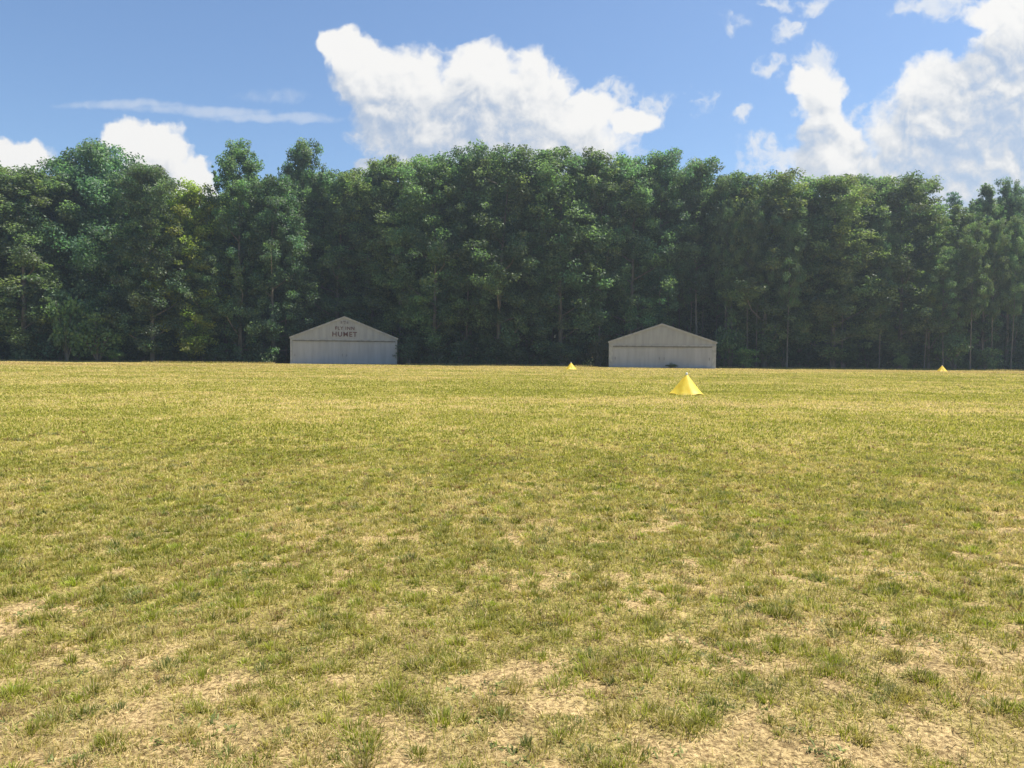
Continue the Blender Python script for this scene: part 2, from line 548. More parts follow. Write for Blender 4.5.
# 1b. separate bunches of grass standing apart on the thin near turf
n_c = 14000
qx, qy = wedge(rng, 1.0, 13.0, n_c)
kp = (rng.uniform(0, 1, n_c) < np.clip((12.5 - qy) / 9, 0, 1)) & (rng.uniform(0, 1, n_c) < np.clip((cover(qx, qy) - .36) / .12, .35, 1))
qx, qy = qx[kp], qy[kp]; n_c = len(qx)
crad = .028 + .085 * rng.uniform(0, 1, n_c) ** 1.6
ckind = rng.uniform(0, 1, n_c)
ccol_ = np.where((ckind < .34)[:, None], GREEN, np.where((ckind < .55)[:, None], (GREEN + OLIVE) / 2, np.where((ckind < .78)[:, None], (BROWN + OLIVE) / 2, np.where((ckind < .86)[:, None], BLUEG, LIME * .8 + GREEN * .2))))
ccol_ = ccol_ * rng.uniform(.65, 1.2, (n_c, 1)) * np.array([.98, 1.04, .80])
cnt = (60 + 15000 * crad ** 2 * rng.uniform(.7, 1.2, n_c)).astype(int)
cid = np.repeat(np.arange(n_c), cnt); n = len(cid)
az = rng.uniform(0, 2 * np.pi, n); rr = rng.uniform(0, 1, n) ** .6 * crad[cid] * (1 + .35 * np.sin(2 * az + ckind[cid] * 40) + .2 * np.sin(5 * az + ckind[cid] * 90))
bx, by = qx[cid] + np.cos(az) * rr, qy[cid] + np.sin(az) * rr
fr = np.clip(rr / crad[cid], 0, 1.2)
ch = (.026 + .042 * rng.uniform(0, 1, n_c) ** 1.3)[cid] * rng.uniform(.6, 1.2, n) * (1.1 - .4 * fr)
col = ccol_[cid] * (1 + rng.normal(0, .18, n))[:, None].clip(.5, 1.6)
dry = (rng.uniform(0, 1, n) < .16)[:, None]
col = np.where(dry, PALE * .9, col)
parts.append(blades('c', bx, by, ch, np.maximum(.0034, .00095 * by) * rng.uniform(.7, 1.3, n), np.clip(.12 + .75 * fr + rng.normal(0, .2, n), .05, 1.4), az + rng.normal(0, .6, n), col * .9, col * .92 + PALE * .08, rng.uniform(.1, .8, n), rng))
# 2. single blades and lying straw, thinning with distance while each gets wider
for d0, d1, dens_, hh, lying in [(.6, 4, 5200, .045, .62), (4, 7, 3300, .045, .5), (7, 12, 1900, .05, .4), (12, 20, 640, .055, .3), (20, 33, 240, .06, .2), (33, 55, 95, .065, .15), (55, 78, 42, .07, .1), (78, 99.5, 26, .06, .1)]:
    area = WS * (d1 * d1 - d0 * d0) + 2 * WE * (d1 - d0)
    n = int(area * dens_)
    x, y = wedge(rng, d0, d1, n)
    c = cover(x, y)
    ly = rng.uniform(0, 1, n) < lying
    ok = ly | (rng.uniform(0, 1, n) < np.clip((c - .39) / .15, .08, 1) * (1 if d0 > 6 else .85))
    x, y, ly = x[ok], y[ok], ly[ok]; n = len(x)
    col = blade_colours(x, y, rng)
    dead = np.clip((fbm(x / .13, y / .13, 171, 3) - .44) / .16, 0, 1)[:, None] * .8 + rng.uniform(-.2, .3, (n, 1))
    dead = np.clip(dead, 0, 1)
    straw = (PALE * (1 - dead) + DEAD * dead) * rng.uniform(.6, 1.25, n)[:, None]
    col = np.where(ly[:, None], straw, col)
    if d0 >= 12:
        s_ = np.exp(-((y - 84 - 3 * np.sin(x / 23)) / 5.0) ** 2) * np.clip(fbm(x / 18, y / 5, 91, 3) * 2.4 - .7, 0, 1)
        col = col * (1 - .5 * s_[:, None]) + np.array([.45, .29, .15]) * .5 * s_[:, None]
    if d0 < 7:
        col = np.where(ly[:, None], col, col * .80 + .20 * np.array([.29, .26, .075]) * rng.uniform(.5, 1.2, (n, 1)))
    L = hh * rng.uniform(.55, 1.3, n) * np.where(ly, 1.2, 1)
    tilt = np.where(ly, rng.uniform(1.2, 1.55, n), rng.uniform(.1, .9, n))
    w = np.maximum(.0030, .00105 * y) * rng.uniform(.7, 1.35, n)
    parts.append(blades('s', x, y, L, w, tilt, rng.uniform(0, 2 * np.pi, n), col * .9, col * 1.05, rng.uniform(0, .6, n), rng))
n = 26000
x = rng.uniform(-110, 110, n); y = 99.6 + rng.normal(0, .45, n) + .5 * np.sin(x / 5.0)
ok = ~((np.abs(x + 22.6) < 8.6) & (y > 98)) & ~((np.abs(x - 18.7) < 8.2) & (y > 94)); x, y = x[ok], y[ok]; n = len(x)
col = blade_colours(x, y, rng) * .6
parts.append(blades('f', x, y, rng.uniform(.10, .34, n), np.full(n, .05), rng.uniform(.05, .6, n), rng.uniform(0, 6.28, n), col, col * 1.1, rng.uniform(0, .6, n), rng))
off = 0
V, L_, S_, K = [], [], [], []
for v, l, s, c in parts:
    V.append(v); L_.append(l + off); S_.append(s); K.append(c); off += len(v)
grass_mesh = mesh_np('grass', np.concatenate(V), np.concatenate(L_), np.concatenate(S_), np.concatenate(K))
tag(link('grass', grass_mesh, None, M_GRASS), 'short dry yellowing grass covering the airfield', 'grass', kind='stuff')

# 3. broad-leaved weeds, low dark rosettes in patches
wx, wy = wedge(rng, 1.0, 26.0, 160000)
wk = (fbm(wx / .30, wy / .30, 151, 3) > .60) & (rng.uniform(0, 1, len(wx)) < np.clip(7 / wy, .3, 1) * .6)
wx, wy = wx[wk], wy[wk]
nl = rng.integers(5, 10, len(wx)); wid = np.repeat(np.arange(len(wx)), nl); n = len(wid)
az = rng.uniform(0, 2 * np.pi, n)
col = np.array([.17, .20, .058]) * rng.uniform(.6, 1.5, (len(wx), 1))[wid] * rng.uniform(.8, 1.25, (n, 1))
v, l, s, c = blades('w', wx[wid] + rng.normal(0, .012, n), wy[wid] + rng.normal(0, .012, n), rng.uniform(.018, .042, n), np.maximum(.008, .0013 * wy[wid]) * rng.uniform(.7, 1.3, n), rng.uniform(.7, 1.45, n), az, col, col * 1.2, rng.uniform(.1, .5, n), rng)
tag(link('weeds', mesh_np('weeds', v, l, s, c), None, M_GRASS), 'dark broad leaved weeds scattered through the dry grass', 'weeds', kind='stuff')


# ------------------------------------------------------------------ hangars
def hangar(name, label, cx_px, base_py, Y, width, eave, peak, header, depth, sign, posts):
    c = at(cx_px, base_py, Y)
    root = empty(name, (c.x, c.y, 0), -math.atan2(c.x, c.y))
    tag(root, label, 'hangar', 'metal hangars at the wood edge')
    w = width / 2
    m = MB()
    m.box(-w, -w + .06, .12, depth, 0, eave - .12)
    m.box(w - .06, w, .12, depth, 0, eave - .12)
    m.prism([(-w + .06, 0), (w - .06, 0), (w - .06, eave - .1), (0, peak - .16), (-w + .06, eave - .1)], depth - .06, depth)
    m.build('wall', M_METAL, root)
    # gable with vertical ribs
    g = MB()
    g.prism([(-w, header), (w, header), (w, eave), (0, peak - .03), (-w, eave)], 0, .1)
    k = -w + .3
    while k < w - .1:
        top = eave + (peak - eave) * (1 - abs(k) / w) - .06
        g.box(k, k + .05, -.012, -.001, header + .02, top)
        k += .6
    g.build('gable', M_METAL, root)
    # roof: two sheets with overhang
    r = MB()
    for s in (-1, 1):
        ov = .13
        sl = (peak - eave) / w
        r.prism([(s * (w + ov), eave - sl * ov), (0, peak), (0, peak + .07), (s * (w + ov), eave - sl * ov + .07)], -.14, depth + .15)
    r.build('roof', M_ROOF, root)
    f = MB()
    for s in (-1, 1):
        sl = (peak - eave) / w
        f.prism([(s * (w + .1), eave - sl * .1 - .16), (s * .004, peak - .17), (s * .004, peak - .005), (s * (w + .1), eave - sl * .1 - .005)], -.12, -.075)
    f.build('fascia', M_TRIM, root)
    MB().box(-w + posts, w - posts, -.07, -.003, header - .16, header - .003).build('door_track', M_TRACK, root)
    MB().box(-w, w, -.06, -.024, header + .003, header + .13).build('header_trim', M_TRIM, root)
    for s in (-1, 1):
        MB().box(min(s * (w - posts), s * w), max(s * (w - posts), s * w), .0, .118, 0, header - .004).build('corner_post', M_TRIM, root)
    # sliding door leaves, alternately in front of and behind each other, with pressed ribs
    x0, x1 = -w + posts + .01, w - posts - .01
    nl = 4
    for i in range(nl):
        a0, a1 = x0 + (x1 - x0) * i / nl, x0 + (x1 - x0) * (i + 1) / nl
        y = .03 if i % 2 else .075
        d = MB().box(a0 - (.05 if i else 0), a1 + (.05 if i < nl - 1 else 0), y, y + .035, .05, header - .17)
        x = a0 + .12
        while x < a1 - .08:
            d.box(x, x + .05, y - .010, y - .001, .08, header - .2)
            x += .3
        dd = d.build('door', M_DOOR, root)
        hx = a1 - .3 if i % 2 else a0 + .3
        MB().box(hx - .03, hx + .03, y - .07, y - .019, 1.0, 1.35).build('handle', M_TRACK, dd)
    MB().box(-w, w, -.9, .1, -.06, .035).build('threshold', M_CONCRETE, root)
    if sign:
        for (txt, size, x, z, mat) in sign:
            cu = bpy.data.curves.new('lettering', 'FONT')
            cu.body = txt; cu.size = size; cu.align_x = 'CENTER'; cu.extrude = .008; cu.offset = .016 * size
            cu.space_character = 1.18
            tmp = bpy.data.objects.new('lettering_tmp', cu); C.objects.link(tmp)
            bpy.context.view_layer.update()
            me = bpy.data.meshes.new_from_object(tmp.evaluated_get(bpy.context.evaluated_depsgraph_get()))
            bpy.data.objects.remove(tmp); bpy.data.curves.remove(cu)
            me.materials.clear()
            o = link('lettering', me, root, mat)
            o.location = (x, -.034, z); o.rotation_euler = (R(90), 0, 0)
        e = MB()
        for (ex, ez, ew, eh) in ((-.42, 0, .22, .32), (0, .12, .34, .2), (.4, -.02, .2, .3), (.02, -.16, .12, .14)):
            e.box(ex - ew / 2, ex + ew / 2, -.042, -.026, peak - .78 + ez - eh / 2, peak - .78 + ez + eh / 2)
        e.build('emblem', M_FADED, root)
    return root


hangar('aircraft_hangar', 'pale grey gabled hangar with faded red lettering above its door', 344.5, 364, 103, 14.15, 3.55, 6.4, 3.2, 8.6,
       [('HUMET', .90, 0.0, 3.72, M_RED), ('FLY', .62, -.72, 4.62, M_RED), ('INN', .62, .72, 4.62, M_RED)], .28)
hangar('aircraft_hangar', 'pale grey gabled hangar with a plain unlettered gable and a bush at its door', 661.5, 368, 95, 13.15, 3.25, 5.5, 2.75, 8.6, None, .5)


# ------------------------------------------------------------------ yellow cone markers
m, T, M_out = new_mat('yellow_marker_cloth')
tcn = T.node('ShaderNodeTexCoord')
nn = T.noise(T.vec('MULTIPLY', tcn.outputs['Object'], (1, 1, .4)), 6, 5, .6)
cc = T.mix(T.smooth(nn, .3, .7), (.86, .62, .035, 1), (.92, .74, .08, 1))
zz = T.node('ShaderNodeSeparateXYZ'); T.l.new(tcn.outputs['Object'], zz.inputs[0])
foot_mask = T.math('MULTIPLY', T.smooth(zz.outputs[2], .13, .0), T.smooth(T.noise(tcn.outputs['Object'], 9, 4, .6), .35, .6))  # patchy mask, stronger towards the bottom of the cone
cc = T.mix(T.math('MULTIPLY', foot_mask, .7), cc, (.22, .17, .05, 1))
p = T.node('ShaderNodeBsdfPrincipled'); T.l.new(cc, p.inputs['Base Color']); p.inputs['Roughness'].default_value = .55
tr = T.node('ShaderNodeBsdfTranslucent'); T.l.new(cc, tr.inputs[0])
mx = T.node('ShaderNodeMixShader'); mx.inputs[0].default_value = .32
T.l.new(p.outputs[0], mx.inputs[1]); T.l.new(tr.outputs[0], mx.inputs[2]); T.l.new(mx.outputs[0], M_out.inputs[0])
M_YELLOW = m
M_WHITE = principled('white_plastic', (.80, .79, .72), .4, 6, .1)
M_BASE = principled('shade_toned_hem', (.30, .22, .05), .8, 8, .4)  # hem colour darkened to paint in the shade at the cone's foot


def cone_mesh(seed):
    r_ = random.Random(seed)
    n, rows = 64, 22
    ph = [r_.uniform(0, 6.28) for _ in range(5)]
    v, f = [], []
    for k in range(rows + 1):
        t = k / rows
        rad = .045 + .65 * (1 - t) ** .96 + .03 * (1 - t) ** 6
        for i in range(n):
            a = 2 * math.pi * i / n
            wob = 1 + (.055 * math.sin(3 * a + ph[0]) + .04 * math.sin(5 * a + ph[1] + t) + .03 * math.sin(8 * a + ph[2] + 2 * t)) * (1 - t) ** .6
            z = .84 * t + (.03 * math.sin(4 * a + ph[3]) + .018 * math.sin(7 * a + ph[4])) * (1 - t) ** 4 + .035 * (1 - t) ** 8
            v.append((math.cos(a) * rad * wob, math.sin(a) * rad * wob, z))
    for k in range(rows):
        for i in range(n):
            j = (i + 1) % n
            f.append((k * n + i, k * n + j, (k + 1) * n + j, (k + 1) * n + i))
    f.append(tuple(rows * n + i for i in range(n)))
    me = bpy.data.meshes.new('cover'); me.from_pydata(v, [], f); me.update()
    me.polygons.foreach_set('use_smooth', np.ones(len(f), bool))
    me.materials.append(M_YELLOW)
    return me


cone_cover = cone_mesh(3)
tm = MB().tube([(0, 0, .835), (0, 0, .85), (0, 0, .90), (0, 0, .935), (0, 0, .945)], [.045, .05, .048, .038, .012], 14).mesh('tip', True); tm.materials.append(M_WHITE)
hv = MB()
ring = [(math.cos(a) * .63, math.sin(a) * .63, .02) for a in [2 * math.pi * i / 40 for i in range(41)]]
hv.tube(ring, [.022] * 41, 6)
hm = hv.mesh('hem', True); hm.materials.append(M_BASE)
for (px, py, Y, sc, rz, lab) in [
    (686.3, 395.2, 29.8, .93, 1.1, 'large yellow cone marker on the open grass, nearest to the camera'),
    (571, 369.6, 79.0, .84, 2.0, 'small distant yellow cone marker on the grass between the two hangars'),
    (942, 371.8, 89.0, .82, 4.1, 'small distant yellow cone marker alone at the right before dark trees')]:
    c = at(px, py, Y)
    z = float(gheight(np.array([c.x]), np.array([c.y]))[0])
    root = empty('marker_cone', (c.x, c.y, z - .01), rz); root.scale = (sc,) * 3
    tag(root, lab, 'cone marker', 'yellow cone markers on the field')
    link('cover', cone_cover, root); link('tip', tm, root); link('hem', hm, root)


# ------------------------------------------------------------------ trees
def leaf_mesh(name, centres, nrm_bias, size, cols, rng, aspect=.62):
    """one folded rhombic leaf spray per centre"""
    n = len(centres)
    nrm = rng.normal(0, 1, (n, 3)) + nrm_bias
    nrm /= np.linalg.norm(nrm, axis=1, keepdims=True) + 1e-6
    t = np.cross(nrm, rng.normal(0, 1, (n, 3))); t /= np.linalg.norm(t, axis=1, keepdims=True) + 1e-6
    b = np.cross(nrm, t)
    s = size[:, None]
    v = np.empty((n, 4, 3), np.float32)
    v[:, 0] = centres - t * s; v[:, 1] = centres - b * s * aspect + nrm * s * .18
    v[:, 2] = centres + t * s; v[:, 3] = centres + b * s * aspect + nrm * s * .18
    loops = np.arange(n * 4)
    return mesh_np(name, v.reshape(-1, 3), loops, np.full(n, 4), np.repeat(cols, 4, axis=0))


LEAF_COL = np.array([.106, .165, .078])


def tree_proto(kind, seed):
    """returns (trunk mesh, crown mesh, height, radius) in metres for a tree about 25 m tall"""
    rng = np.random.default_rng(seed)
    P_ = {'oak': (24, 9.0, .02, 500, 1.25, 160), 'maple': (25, 5.0, .05, 380, .98, 145), 'tall': (25, 4.2, .22, 290, .98, 145), 'pole': (25, 4.2, .40, 240, .95, 140),
          'ash': (25, 4.4, .05, 340, .78, 125), 'slim': (25, 3.0, .16, 230, .65, 115), 'pine': (25, 3.2, .25, 150, .8, 100)}[kind]
    H, Rr, b0, nc, cr, nleaf = P_
    mb = MB()
    lean = rng.normal(0, .35, 2)
    ks = np.linspace(0, 1, 9)
    tp = [(lean[0] * k ** 1.5 + .15 * math.sin(5 * k + seed), lean[1] * k ** 1.5 + .15 * math.cos(4 * k + seed), H * .93 * k - .3 * (k == 0)) for k in ks]
    r0 = {'oak': .42, 'maple': .28, 'tall': .23, 'pole': .16, 'ash': .26, 'slim': .18, 'pine': .2}[kind]
    mb.tube(tp, [r0 * (1.35 if k == 0 else 1) * (1 - .88 * k) for k in ks], 8)

    def env(t):
        if kind == 'oak': return np.sin(np.pi * np.clip(t * .82 + .16, 0, 1)) ** .55
        if kind == 'maple': return np.sin(np.pi * np.clip(t * .80 + .13, 0, 1)) ** .45
        if kind in ('tall', 'pole'): return np.sin(np.pi * np.clip(t * .80 + .14, 0, 1)) ** .5
        if kind == 'ash': return np.sin(np.pi * np.clip(t * .82 + .14, 0, 1)) ** .6 * (1 - .15 * t)
        if kind == 'pine': return (1 - t) ** .7 * .9 + .08
        return np.sin(np.pi * np.clip(t * .8 + .17, 0, 1)) ** .8
    lob = rng.uniform(0, 6.28, 6)

    def irr(t, a):
        return 1 + .16 * np.sin(2 * a + lob[0] + 3 * t) + .14 * np.sin(3 * a + lob[1] - 7 * t) + .12 * np.sin(9 * t + lob[2] + a)
    # limbs, and clumps strung along and round their outer ends
    cc, cs = [], []
    nlimb = 26 if kind == 'oak' else 20
    for i in range(nlimb):
        t = (i + rng.uniform(0, 1)) / nlimb
        a = i * 2.399 + rng.normal(0, .4)
        rad = Rr * float(env(t)) * float(irr(t, a)) * rng.uniform(.75, 1.08)
        ztip = H * (b0 + (1 - b0) * t) * 1.0
        up = rad * {'oak': .45, 'maple': .7, 'tall': .7, 'pole': .7, 'ash': 1.0, 'slim': 1.2, 'pine': .05}[kind]
        zs = max(H * b0 * .6 + .8, min(ztip - up, H * .86))
        k = zs / (H * .93)
        base = np.array([lean[0] * k ** 1.5, lean[1] * k ** 1.5, zs])
        tip = np.array([math.cos(a) * rad, math.sin(a) * rad, ztip])
        mid = base * .5 + tip * .5 + np.array([0, 0, -.1 * rad]) + rng.normal(0, .2, 3)
        mb.tube([base, mid, tip], [r0 * .38 * (1 - .6 * t) + .02, r0 * .22 * (1 - .5 * t) + .015, .02], 5)
        m_ = max(2, int(nc * .6 / nlimb))
        for j in range(m_):
            q = rng.uniform(.4, 1.05)
            pnt = base * (1 - q) + tip * q + rng.normal(0, .45 * cr, 3) * (.6 + .5 * q)
            cc.append(pnt); cs.append(cr * rng.uniform(.55, 1.15))
    for j in range(int(nc * (.75 if kind in ('oak', 'maple') else .45))):
        t = rng.uniform(0, 1) ** (1.15 if kind == 'oak' else .85); a = rng.uniform(0, 2 * np.pi)
        rad = Rr * float(env(t)) * float(irr(t, a)) * rng.uniform(.35, 1.0)
        cc.append(np.array([math.cos(a) * rad, math.sin(a) * rad, H * (b0 + (1 - b0) * t)])); cs.append(cr * rng.uniform(.5, 1.1))
    # leading shoots at the top give the uneven outline
    for j in range({'oak': 10, 'maple': 9, 'tall': 8, 'pole': 8, 'ash': 34, 'slim': 20, 'pine': 3}[kind]):
        a = rng.uniform(0, 2 * np.pi); rr = Rr * rng.uniform(.05, .75)
        z = H * rng.uniform(.90, .985) - rr * (1.5 if kind in ('ash', 'slim') else .45)
        for q in range(3 if kind in ('ash', 'slim') else 2):
            cc.append(np.array([math.cos(a) * rr * (1 + .06 * q), math.sin(a) * rr * (1 + .06 * q), z + q * .62])); cs.append(cr * ((.62 if kind in ('ash', 'slim') else .72) - .2 * q))
    cc = np.array(cc); cs = np.array(cs)
    cnt = (nleaf * (cs / cr) ** 2 * rng.uniform(.7, 1.3, len(cs))).astype(int) + 12
    cid = np.repeat(np.arange(len(cc)), cnt); n = len(cid)
    d = rng.normal(0, 1, (n, 3)); d /= np.linalg.norm(d, axis=1, keepdims=True)
    rr = rng.uniform(0, 1, n) ** .5
    shape = np.array([1.1, 1.1, .78]) if kind not in ('ash', 'slim') else np.array([.9, .9, .95])
    if kind == 'pine': shape = np.array([1.3, 1.3, .35])
    pos = cc[cid] + d * (rr * cs[cid])[:, None] * shape
    ccol = LEAF_COL * rng.uniform(.6, 1.5, (len(cc), 1)) * np.stack([rng.uniform(.85, 1.2, len(cc)), np.ones(len(cc)), rng.uniform(.8, 1.15, len(cc))], 1)
    col = ccol[cid] * rng.uniform(.75, 1.3, (n, 1))
    size = {'oak': .14, 'maple': .13, 'tall': .13, 'pole': .13, 'ash': .125, 'slim': .115, 'pine': .12}[kind] * rng.uniform(.7, 1.35, n)
    out = pos - np.array([0, 0, H * .5]); out[:, 2] *= .3
    bias = d * .5 + np.array([0, 0, .75]) + .25 * out / (np.linalg.norm(out, axis=1, keepdims=True) + .1)
    crown = leaf_mesh('crown', pos, bias, size, col, rng, .5 if kind in ('ash', 'slim') else .66)
    crown.materials.append(M_LEAF)
    trunk = mb.mesh('trunk', True); trunk.materials.append(M_BARK)
    top = float(np.percentile(pos[:, 2], 99.7))
    return trunk, crown, top, Rr


PROTO = {k: [tree_proto(k, s) for s in seeds] for k, seeds in {
    'oak': (1, 2), 'maple': (3, 4, 5), 'tall': (6, 7, 8), 'pole': (14, 15), 'ash': (9, 10), 'slim': (11, 12), 'pine': (13,)}.items()}


def plant(kind, var, px, top_py, Y, half_px, label, tint=(1, 1, 1), group=None, rz=None, cat='tree', name='broadleaf_tree'):
    trunk, crown, top, rad = PROTO[kind][var % len(PROTO[kind])]
    d = at(px, top_py, Y)
    root = empty(name, (d.x, Y, -.02), rng2.uniform(0, 6.28) if rz is None else rz)
    sz = d.z / top
    sx = half_px / F_PX * Y / rad
    root.scale = (sx, sx, sz)
    tag(root, label, cat, group)
    t = link('trunk', trunk, root); c = link('crown', crown, root)
    v_ = rng2.uniform(.86, 1.18); h_ = rng2.uniform(-.12, .12)
    c.color = (tint[0] * v_ * (1 + h_), tint[1] * v_, tint[2] * v_ * (1 - h_), 1)
    return root


rng2 = random.Random(5)
G = 'trees along the front of the wood'
FRONT = [
    # kind, var, px, top, Y, half px, label, tint
    ('maple', 0, -95, 168, 104, 42, 'bushy green tree at the far left end of the wood', (1, 1, 1)),
    ('maple', 1, -38, 160, 106, 44, 'green tree cut by the left edge of the photo', (.95, 1, 1)),
    ('maple', 2, 22, 168, 104, 40, 'round shouldered tree left of the big spreading oak', (.95, .98, 1.05)),
    ('oak', 0, 93, 144, 111, 76, 'big spreading oak with foliage to the ground, tallest and widest at the left', (.95, 1, 1.05)),
    ('maple', 1, 150, 168, 103, 27, 'dark bushy tree on the right shoulder of the big oak', (.95, .95, 1)),
    ('maple', 0, 193, 186, 107, 30, 'low yellow green treetop in the dip right of the big oak', (2.6, 2.0, .7)),
    ('tall', 0, 203, 242, 105, 18, 'shorter dark tree in front of the yellow green treetop', (.9, .95, 1)),
    ('ash', 1, 240, 140, 108, 37, 'feathery pointed tree just right of the dip, first of two spiky tops', (1.05, 1.05, 1)),
    ('maple', 2, 272, 178, 108.5, 28, 'rounder tree between the two spiky treetops', (1, 1, 1)),
    ('ash', 0, 302, 141, 115.5, 33, 'feathery pointed tree left of the lettered hangar, second of two spiky tops', (1.05, 1.05, 1)),
    ('maple', 0, 338, 172, 116, 30, 'leafy tree rising directly behind the lettered gable', (1.05, 1.05, .95)),
    ('tall', 1, 372, 168, 116.5, 27, 'narrow tree rising behind the right half of the lettered hangar', (1, 1, 1)),
    ('maple', 1, 402, 160, 115, 32, 'full green tree above the right corner of the lettered hangar', (1.1, 1.08, .95)),
    ('maple', 2, 436, 156, 109, 32, 'full green tree just right of the lettered hangar', (1.05, 1.05, .95)),
    ('pole', 2, 468, 150, 108.5, 30, 'tall rounded tree with bare lower trunk, middle left of the wood', (1, 1, 1)),
    ('maple', 0, 500, 146, 106, 34, 'tallest rounded tree in the middle of the wood', (.98, 1, 1)),
    ('tall', 0, 533, 166, 108, 26, 'slightly lower tree in the notch of the middle skyline', (.92, .95, 1)),
    ('maple', 1, 562, 153, 107.5, 36, 'dense dark tree straight behind the small cone between the hangars', (.95, 1, 1)),
    ('pole', 1, 600, 150, 107.5, 34, 'tall tree over the left corner of the plain hangar', (.98, 1, 1)),
    ('maple', 2, 634, 154, 108.6, 30, 'leafy tree behind the left half of the plain hangar', (1.08, 1.05, .95)),
    ('pole', 2, 664, 149, 109, 32, 'tall tree directly above the peak of the plain hangar', (.95, .98, 1.02)),
    ('pole', 0, 700, 157, 108.6, 32, 'tall bare trunked tree behind the right half of the plain hangar', (.95, .98, 1.05)),
    ('pole', 1, 735, 170, 107.5, 28, 'slender tree standing just right of the plain hangar', (1, 1.02, 1)),
    ('maple', 0, 768, 170, 105, 34, 'broad pale green tree, second right of the plain hangar', (1.15, 1.1, .95)),
    ('tall', 2, 803, 178, 106, 30, 'open crowned tree where the skyline steps down, right of the plain hangar', (1.05, 1.03, 1)),
    ('maple', 1, 836, 176, 104, 32, 'rounded tree with paler branch tips left of the last broad crown', (1.15, 1.1, .95)),
    ('pole', 0, 872, 173, 107, 32, 'lacy crowned tree with sky showing through its top', (.95, .98, 1)),
    ('maple', 2, 905, 173, 105, 32, 'last broad rounded tree before the right hand dip', (.98, 1, 1)),
    ('slim', 0, 934, 205, 103, 22, 'shorter thin tree in the dip behind the right distant cone', (1.15, 1.12, .9)),
    ('slim', 1, 960, 202, 105, 24, 'thin upright tree just right of the dip', (1.15, 1.15, 1)),
    ('slim', 0, 986, 182, 106, 24, 'thin spire shaped tree with wispy shoots near the right edge', (1.12, 1.12, 1.05)),
    ('ash', 1, 1012, 176, 107, 26, 'dark pointed tree at the right edge of the photo', (1, 1, 1.05)),
    ('slim', 1, 1045, 186, 105, 26, 'thin tree just outside the right edge', (1, 1, 1)),
    ('tall', 2, 1085, 172, 107, 34, 'rounded tree at the far right end of the wood', (1, 1, 1)),
]
for k, v, px, top, Y, hp, lab, tint in FRONT:
    plant(k, v, px, top + (4 if px > 590 else 1), Y, hp * (1.36 if k in ('maple', 'tall') else 1.05), lab, tint, G)
for px in [598, 612, 628, 641, 655, 668, 683, 694, 706, 716, 726, 748, 762, 793, 846, 884, 929, 947, 973, 996, 1018]:
    x = px + rng2.uniform(-3, 3)
    Y = rng2.uniform(109.5, 112) if 596 < px < 726 else rng2.uniform(100.6, 103.5)
    plant('pole', rng2.randrange(2), x, float(np.interp(x, [p_[2] for p_ in FRONT], [p_[3] for p_ in FRONT])) + rng2.uniform(22, 60), Y, rng2.uniform(11, 17),
          'slim pale trunked tree under the taller crowns at the edge of the wood', (1.05, 1.05, 1.0), 'slim trees along the edge of the wood')
plant('pine', 0, 952, 194, 122, 17, 'small dark conifer top poking up in the right hand dip', (.6, .75, .9), None, name='conifer_tree')

# deeper ranks of the wood
prof_x = [p_[2] for p_ in FRONT]; prof_t = [p_[3] for p_ in FRONT]
GD = 'dark trees deep in the wood'
HANG = [(-22.6, 103, 11.), (18.7, 95, 11.)]
for row, (Y0, step, drop) in enumerate([(113, 36, 20), (121, 34, 24), (130, 38, 22), (140, 40, 20)]):
    px = -140 + 13 * row
    while px < 1170:
        x = px + rng2.uniform(-9, 9); Y = Y0 + rng2.uniform(-3, 3)
        wxp = (x - 512) / F_PX * Y
        px += step
        if any(math.hypot(wxp - hx, Y - (hy + 7)) < hr and Y < hy + 18 for hx, hy, hr in HANG):
            Y = 125 + rng2.uniform(-2, 4)
        top = float(np.interp(x, prof_x, prof_t)) + drop + rng2.uniform(-4, 14)
        if 165 < x < 222: top = max(top, 208)
        if 925 < x < 965: top = max(top, 216)
        plant(rng2.choice(['tall', 'pole', 'maple'] if x < 420 else ['pole', 'pole', 'pole', 'tall']), rng2.randrange(3), x, top, Y, rng2.uniform(27, 36), 'tall dark tree in the shade deep inside the wood', (.95, .97, 1), GD)


# ------------------------------------------------------------------ shrubs and undergrowth
def shrub_proto(seed, H=3.2, Rr=1.8, n_c=26):
    rng = np.random.default_rng(seed)
    mb = MB(); cc = []
    for i in range(9):
        a = i * 2.4 + rng.normal(0, .3); t = rng.uniform(.3, 1)
        tip = np.array([math.cos(a) * Rr * t * .8, math.sin(a) * Rr * t * .8, H * rng.uniform(.5, .95)])
        mb.tube([(0, 0, -.1), tuple(tip * .5 + np.array([0, 0, .2])), tuple(tip)], [.05, .03, .008], 5)
        cc += [tip * rng.uniform(.5, 1.0) + rng.normal(0, .25, 3) for _ in range(n_c // 9 + 1)]
    cc = np.array(cc); cid = np.repeat(np.arange(len(cc)), 70); n = len(cid)
    d = rng.normal(0, 1, (n, 3)); d /= np.linalg.norm(d, axis=1, keepdims=True)
    pos = cc[cid] + d * (rng.uniform(0, 1, n) ** .5 * .62)[:, None] * np.array([1.2, 1.2, .7])
    pos[:, 2] = np.maximum(pos[:, 2], .05)
    col = (LEAF_COL * rng.uniform(.7, 1.35, (len(cc), 1)))[cid] * rng.uniform(.7, 1.3, (n, 1))
    me = leaf_mesh('foliage', pos, d * .4 + np.array([0, 0, .7]), .11 * rng.uniform(.7, 1.4, n), col, rng)
    me.materials.append(M_LEAF)
    st = mb.mesh('stems', True); st.materials.append(M_BARK)
    return st, me, H, Rr


SH = [shrub_proto(s) for s in (41, 42, 43)]


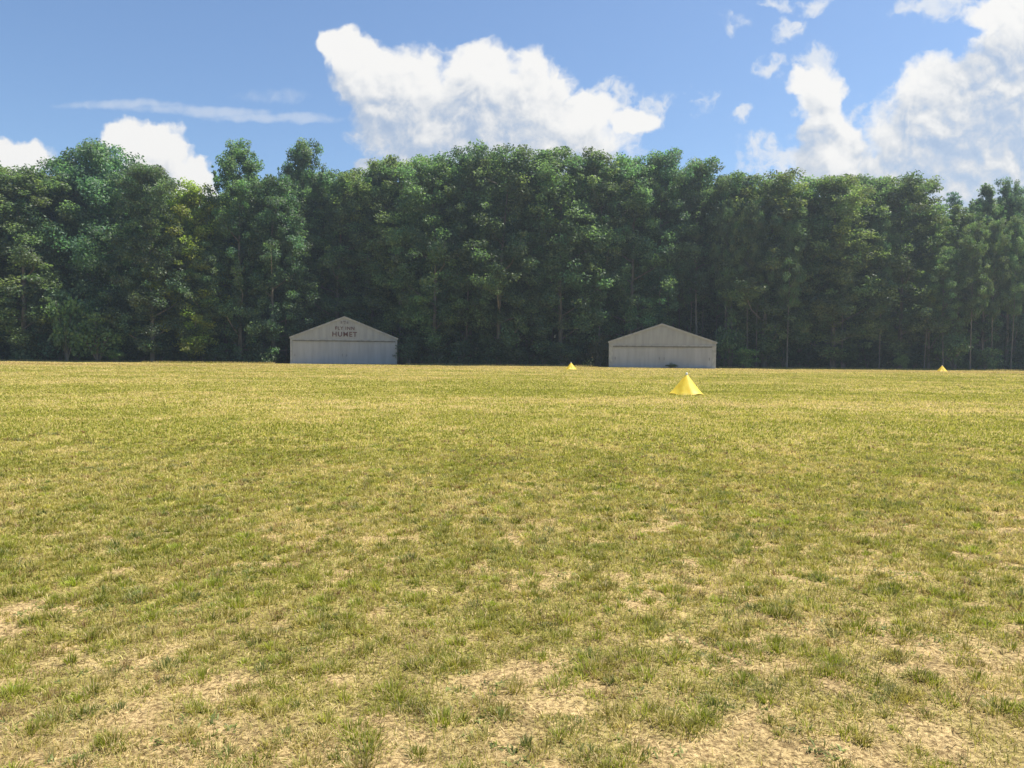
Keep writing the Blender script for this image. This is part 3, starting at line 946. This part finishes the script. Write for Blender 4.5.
def shrub(var, px, top_py, Y, half_px, label, tint, group=None, name='shrub'):
    st, fo, H, Rr = SH[var % 3]
    d = at(px, top_py, Y)
    root = empty(name, (d.x, Y, 0), rng2.uniform(0, 6.28))
    sx = half_px / F_PX * Y / Rr
    root.scale = (sx, sx, d.z / H)
    tag(root, label, 'shrub', group)
    link('stems', st, root); c = link('foliage', fo, root); c.color = (*tint, 1)
    return root


shrub(0, 672, 363, 94.3, 6, 'small dark bush against the door of the plain hangar', (.8, .85, .7))
shrub(1, 98, 312, 100.2, 30, 'sunlit yellow green sapling growing at the foot of the big oak', (1.2, 1.25, .9), name='sapling')  # lighter green leaf tint carries the sunlit look of these saplings
shrub(2, 66, 296, 99.5, 22, 'light green sapling left of the brightest one below the big oak', (1.25, 1.35, 1.0), name='sapling')
shrub(0, 116, 347, 99.5, 10, 'low bright green bush at the grass edge below the big oak', (1.2, 1.3, .95))
shrub(1, 213, 345, 104.5, 15, 'pale grey green bush in the gap left of the lettered hangar', (.95, 1.0, .95))
shrub(1, 600, 334, 104.0, 13, 'rusty brown bush beside the left corner of the plain hangar', (1.15, .8, .75))
shrub(0, 731, 318, 101.5, 20, 'light green sapling right of the plain hangar', (1.05, 1.15, .9), name='sapling')
shrub(2, 744, 348, 99.0, 15, 'leafy bush under the sapling right of the plain hangar', (1.2, 1.35, .9))
shrub(1, 902, 352, 100.0, 9, 'pale bush at the wood edge left of the right distant cone', (1.4, 1.35, 1.0))
shrub(0, 955, 322, 101.5, 22, 'pale spreading sapling behind the right distant cone', (1.15, 1.2, 1.0), name='sapling')
shrub(2, 985, 347, 101, 14, 'green bush below the thin spire shaped tree', (1.0, 1.1, 1.0))
GS = 'shaded bushes along the edge of the wood'
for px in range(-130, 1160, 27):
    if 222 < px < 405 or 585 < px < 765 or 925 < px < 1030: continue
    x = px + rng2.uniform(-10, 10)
    shrub(rng2.randrange(3), x, rng2.uniform(330, 350), 104 + rng2.uniform(-1.5, 2.5), rng2.uniform(13, 22), 'dark shaded bush at the foot of the wood', (.6, .7, .68), GS)  # leaf tint darkened to paint the wood's shade into these bushes


def mass(name, label, x0, x1, y0, y1, ztop, n, size, seed, cols=LEAF_COL, cell=3.0):
    rng = np.random.default_rng(seed)
    x = rng.uniform(x0, x1, n); y = rng.uniform(y0, y1, n)
    top = ztop * (.45 + .9 * fbm(x / cell, y / cell, seed, 3))
    z = top * rng.uniform(0, 1, n) ** .8
    ok = np.ones(n, bool)
    for hx, hy, hr in HANG:
        ok &= ~((np.abs(x - hx) < 10) & (y > hy - 3) & (y < hy + 15))
    pos = np.stack([x, y, z], 1)[ok]; n = len(pos)
    col = cols * rng.uniform(.6, 1.4, (n, 1))
    me = leaf_mesh(name, pos, np.array([0, -.2, .6]), size * rng.uniform(.7, 1.4, n), col, rng)
    o = link(name, me, None, M_LEAF); o.color = (1, 1, 1, 1)
    return tag(o, label, name.replace('_', ' '), kind='stuff')


mass('undergrowth', 'dark low undergrowth and brambles along the foot of the wood', -105, 105, 103.5, 128, 1.25, 80000, .16, 77)
mass('far_wood', 'dark leafy depth of the wood seen between the trunks', -130, 130, 146, 156, 15, 220000, .42, 78, LEAF_COL * .9, 6.0)


# ------------------------------------------------------------------ summer haze in the air
m, T, out = new_mat('summer_haze')
pv = T.node('ShaderNodeVolumePrincipled')
pv.inputs['Color'].default_value = (.80, .92, 1.0, 1)
pv.inputs['Density'].default_value = HAZE
pv.inputs['Anisotropy'].default_value = 0.55
T.l.new(pv.outputs[0], out.inputs['Volume'])
hz = MB().box(-260, 260, -60, 230, -1.2, 34).build('haze', m)
tag(hz, 'thin pale summer haze in the air over the field', 'haze', kind='stuff')
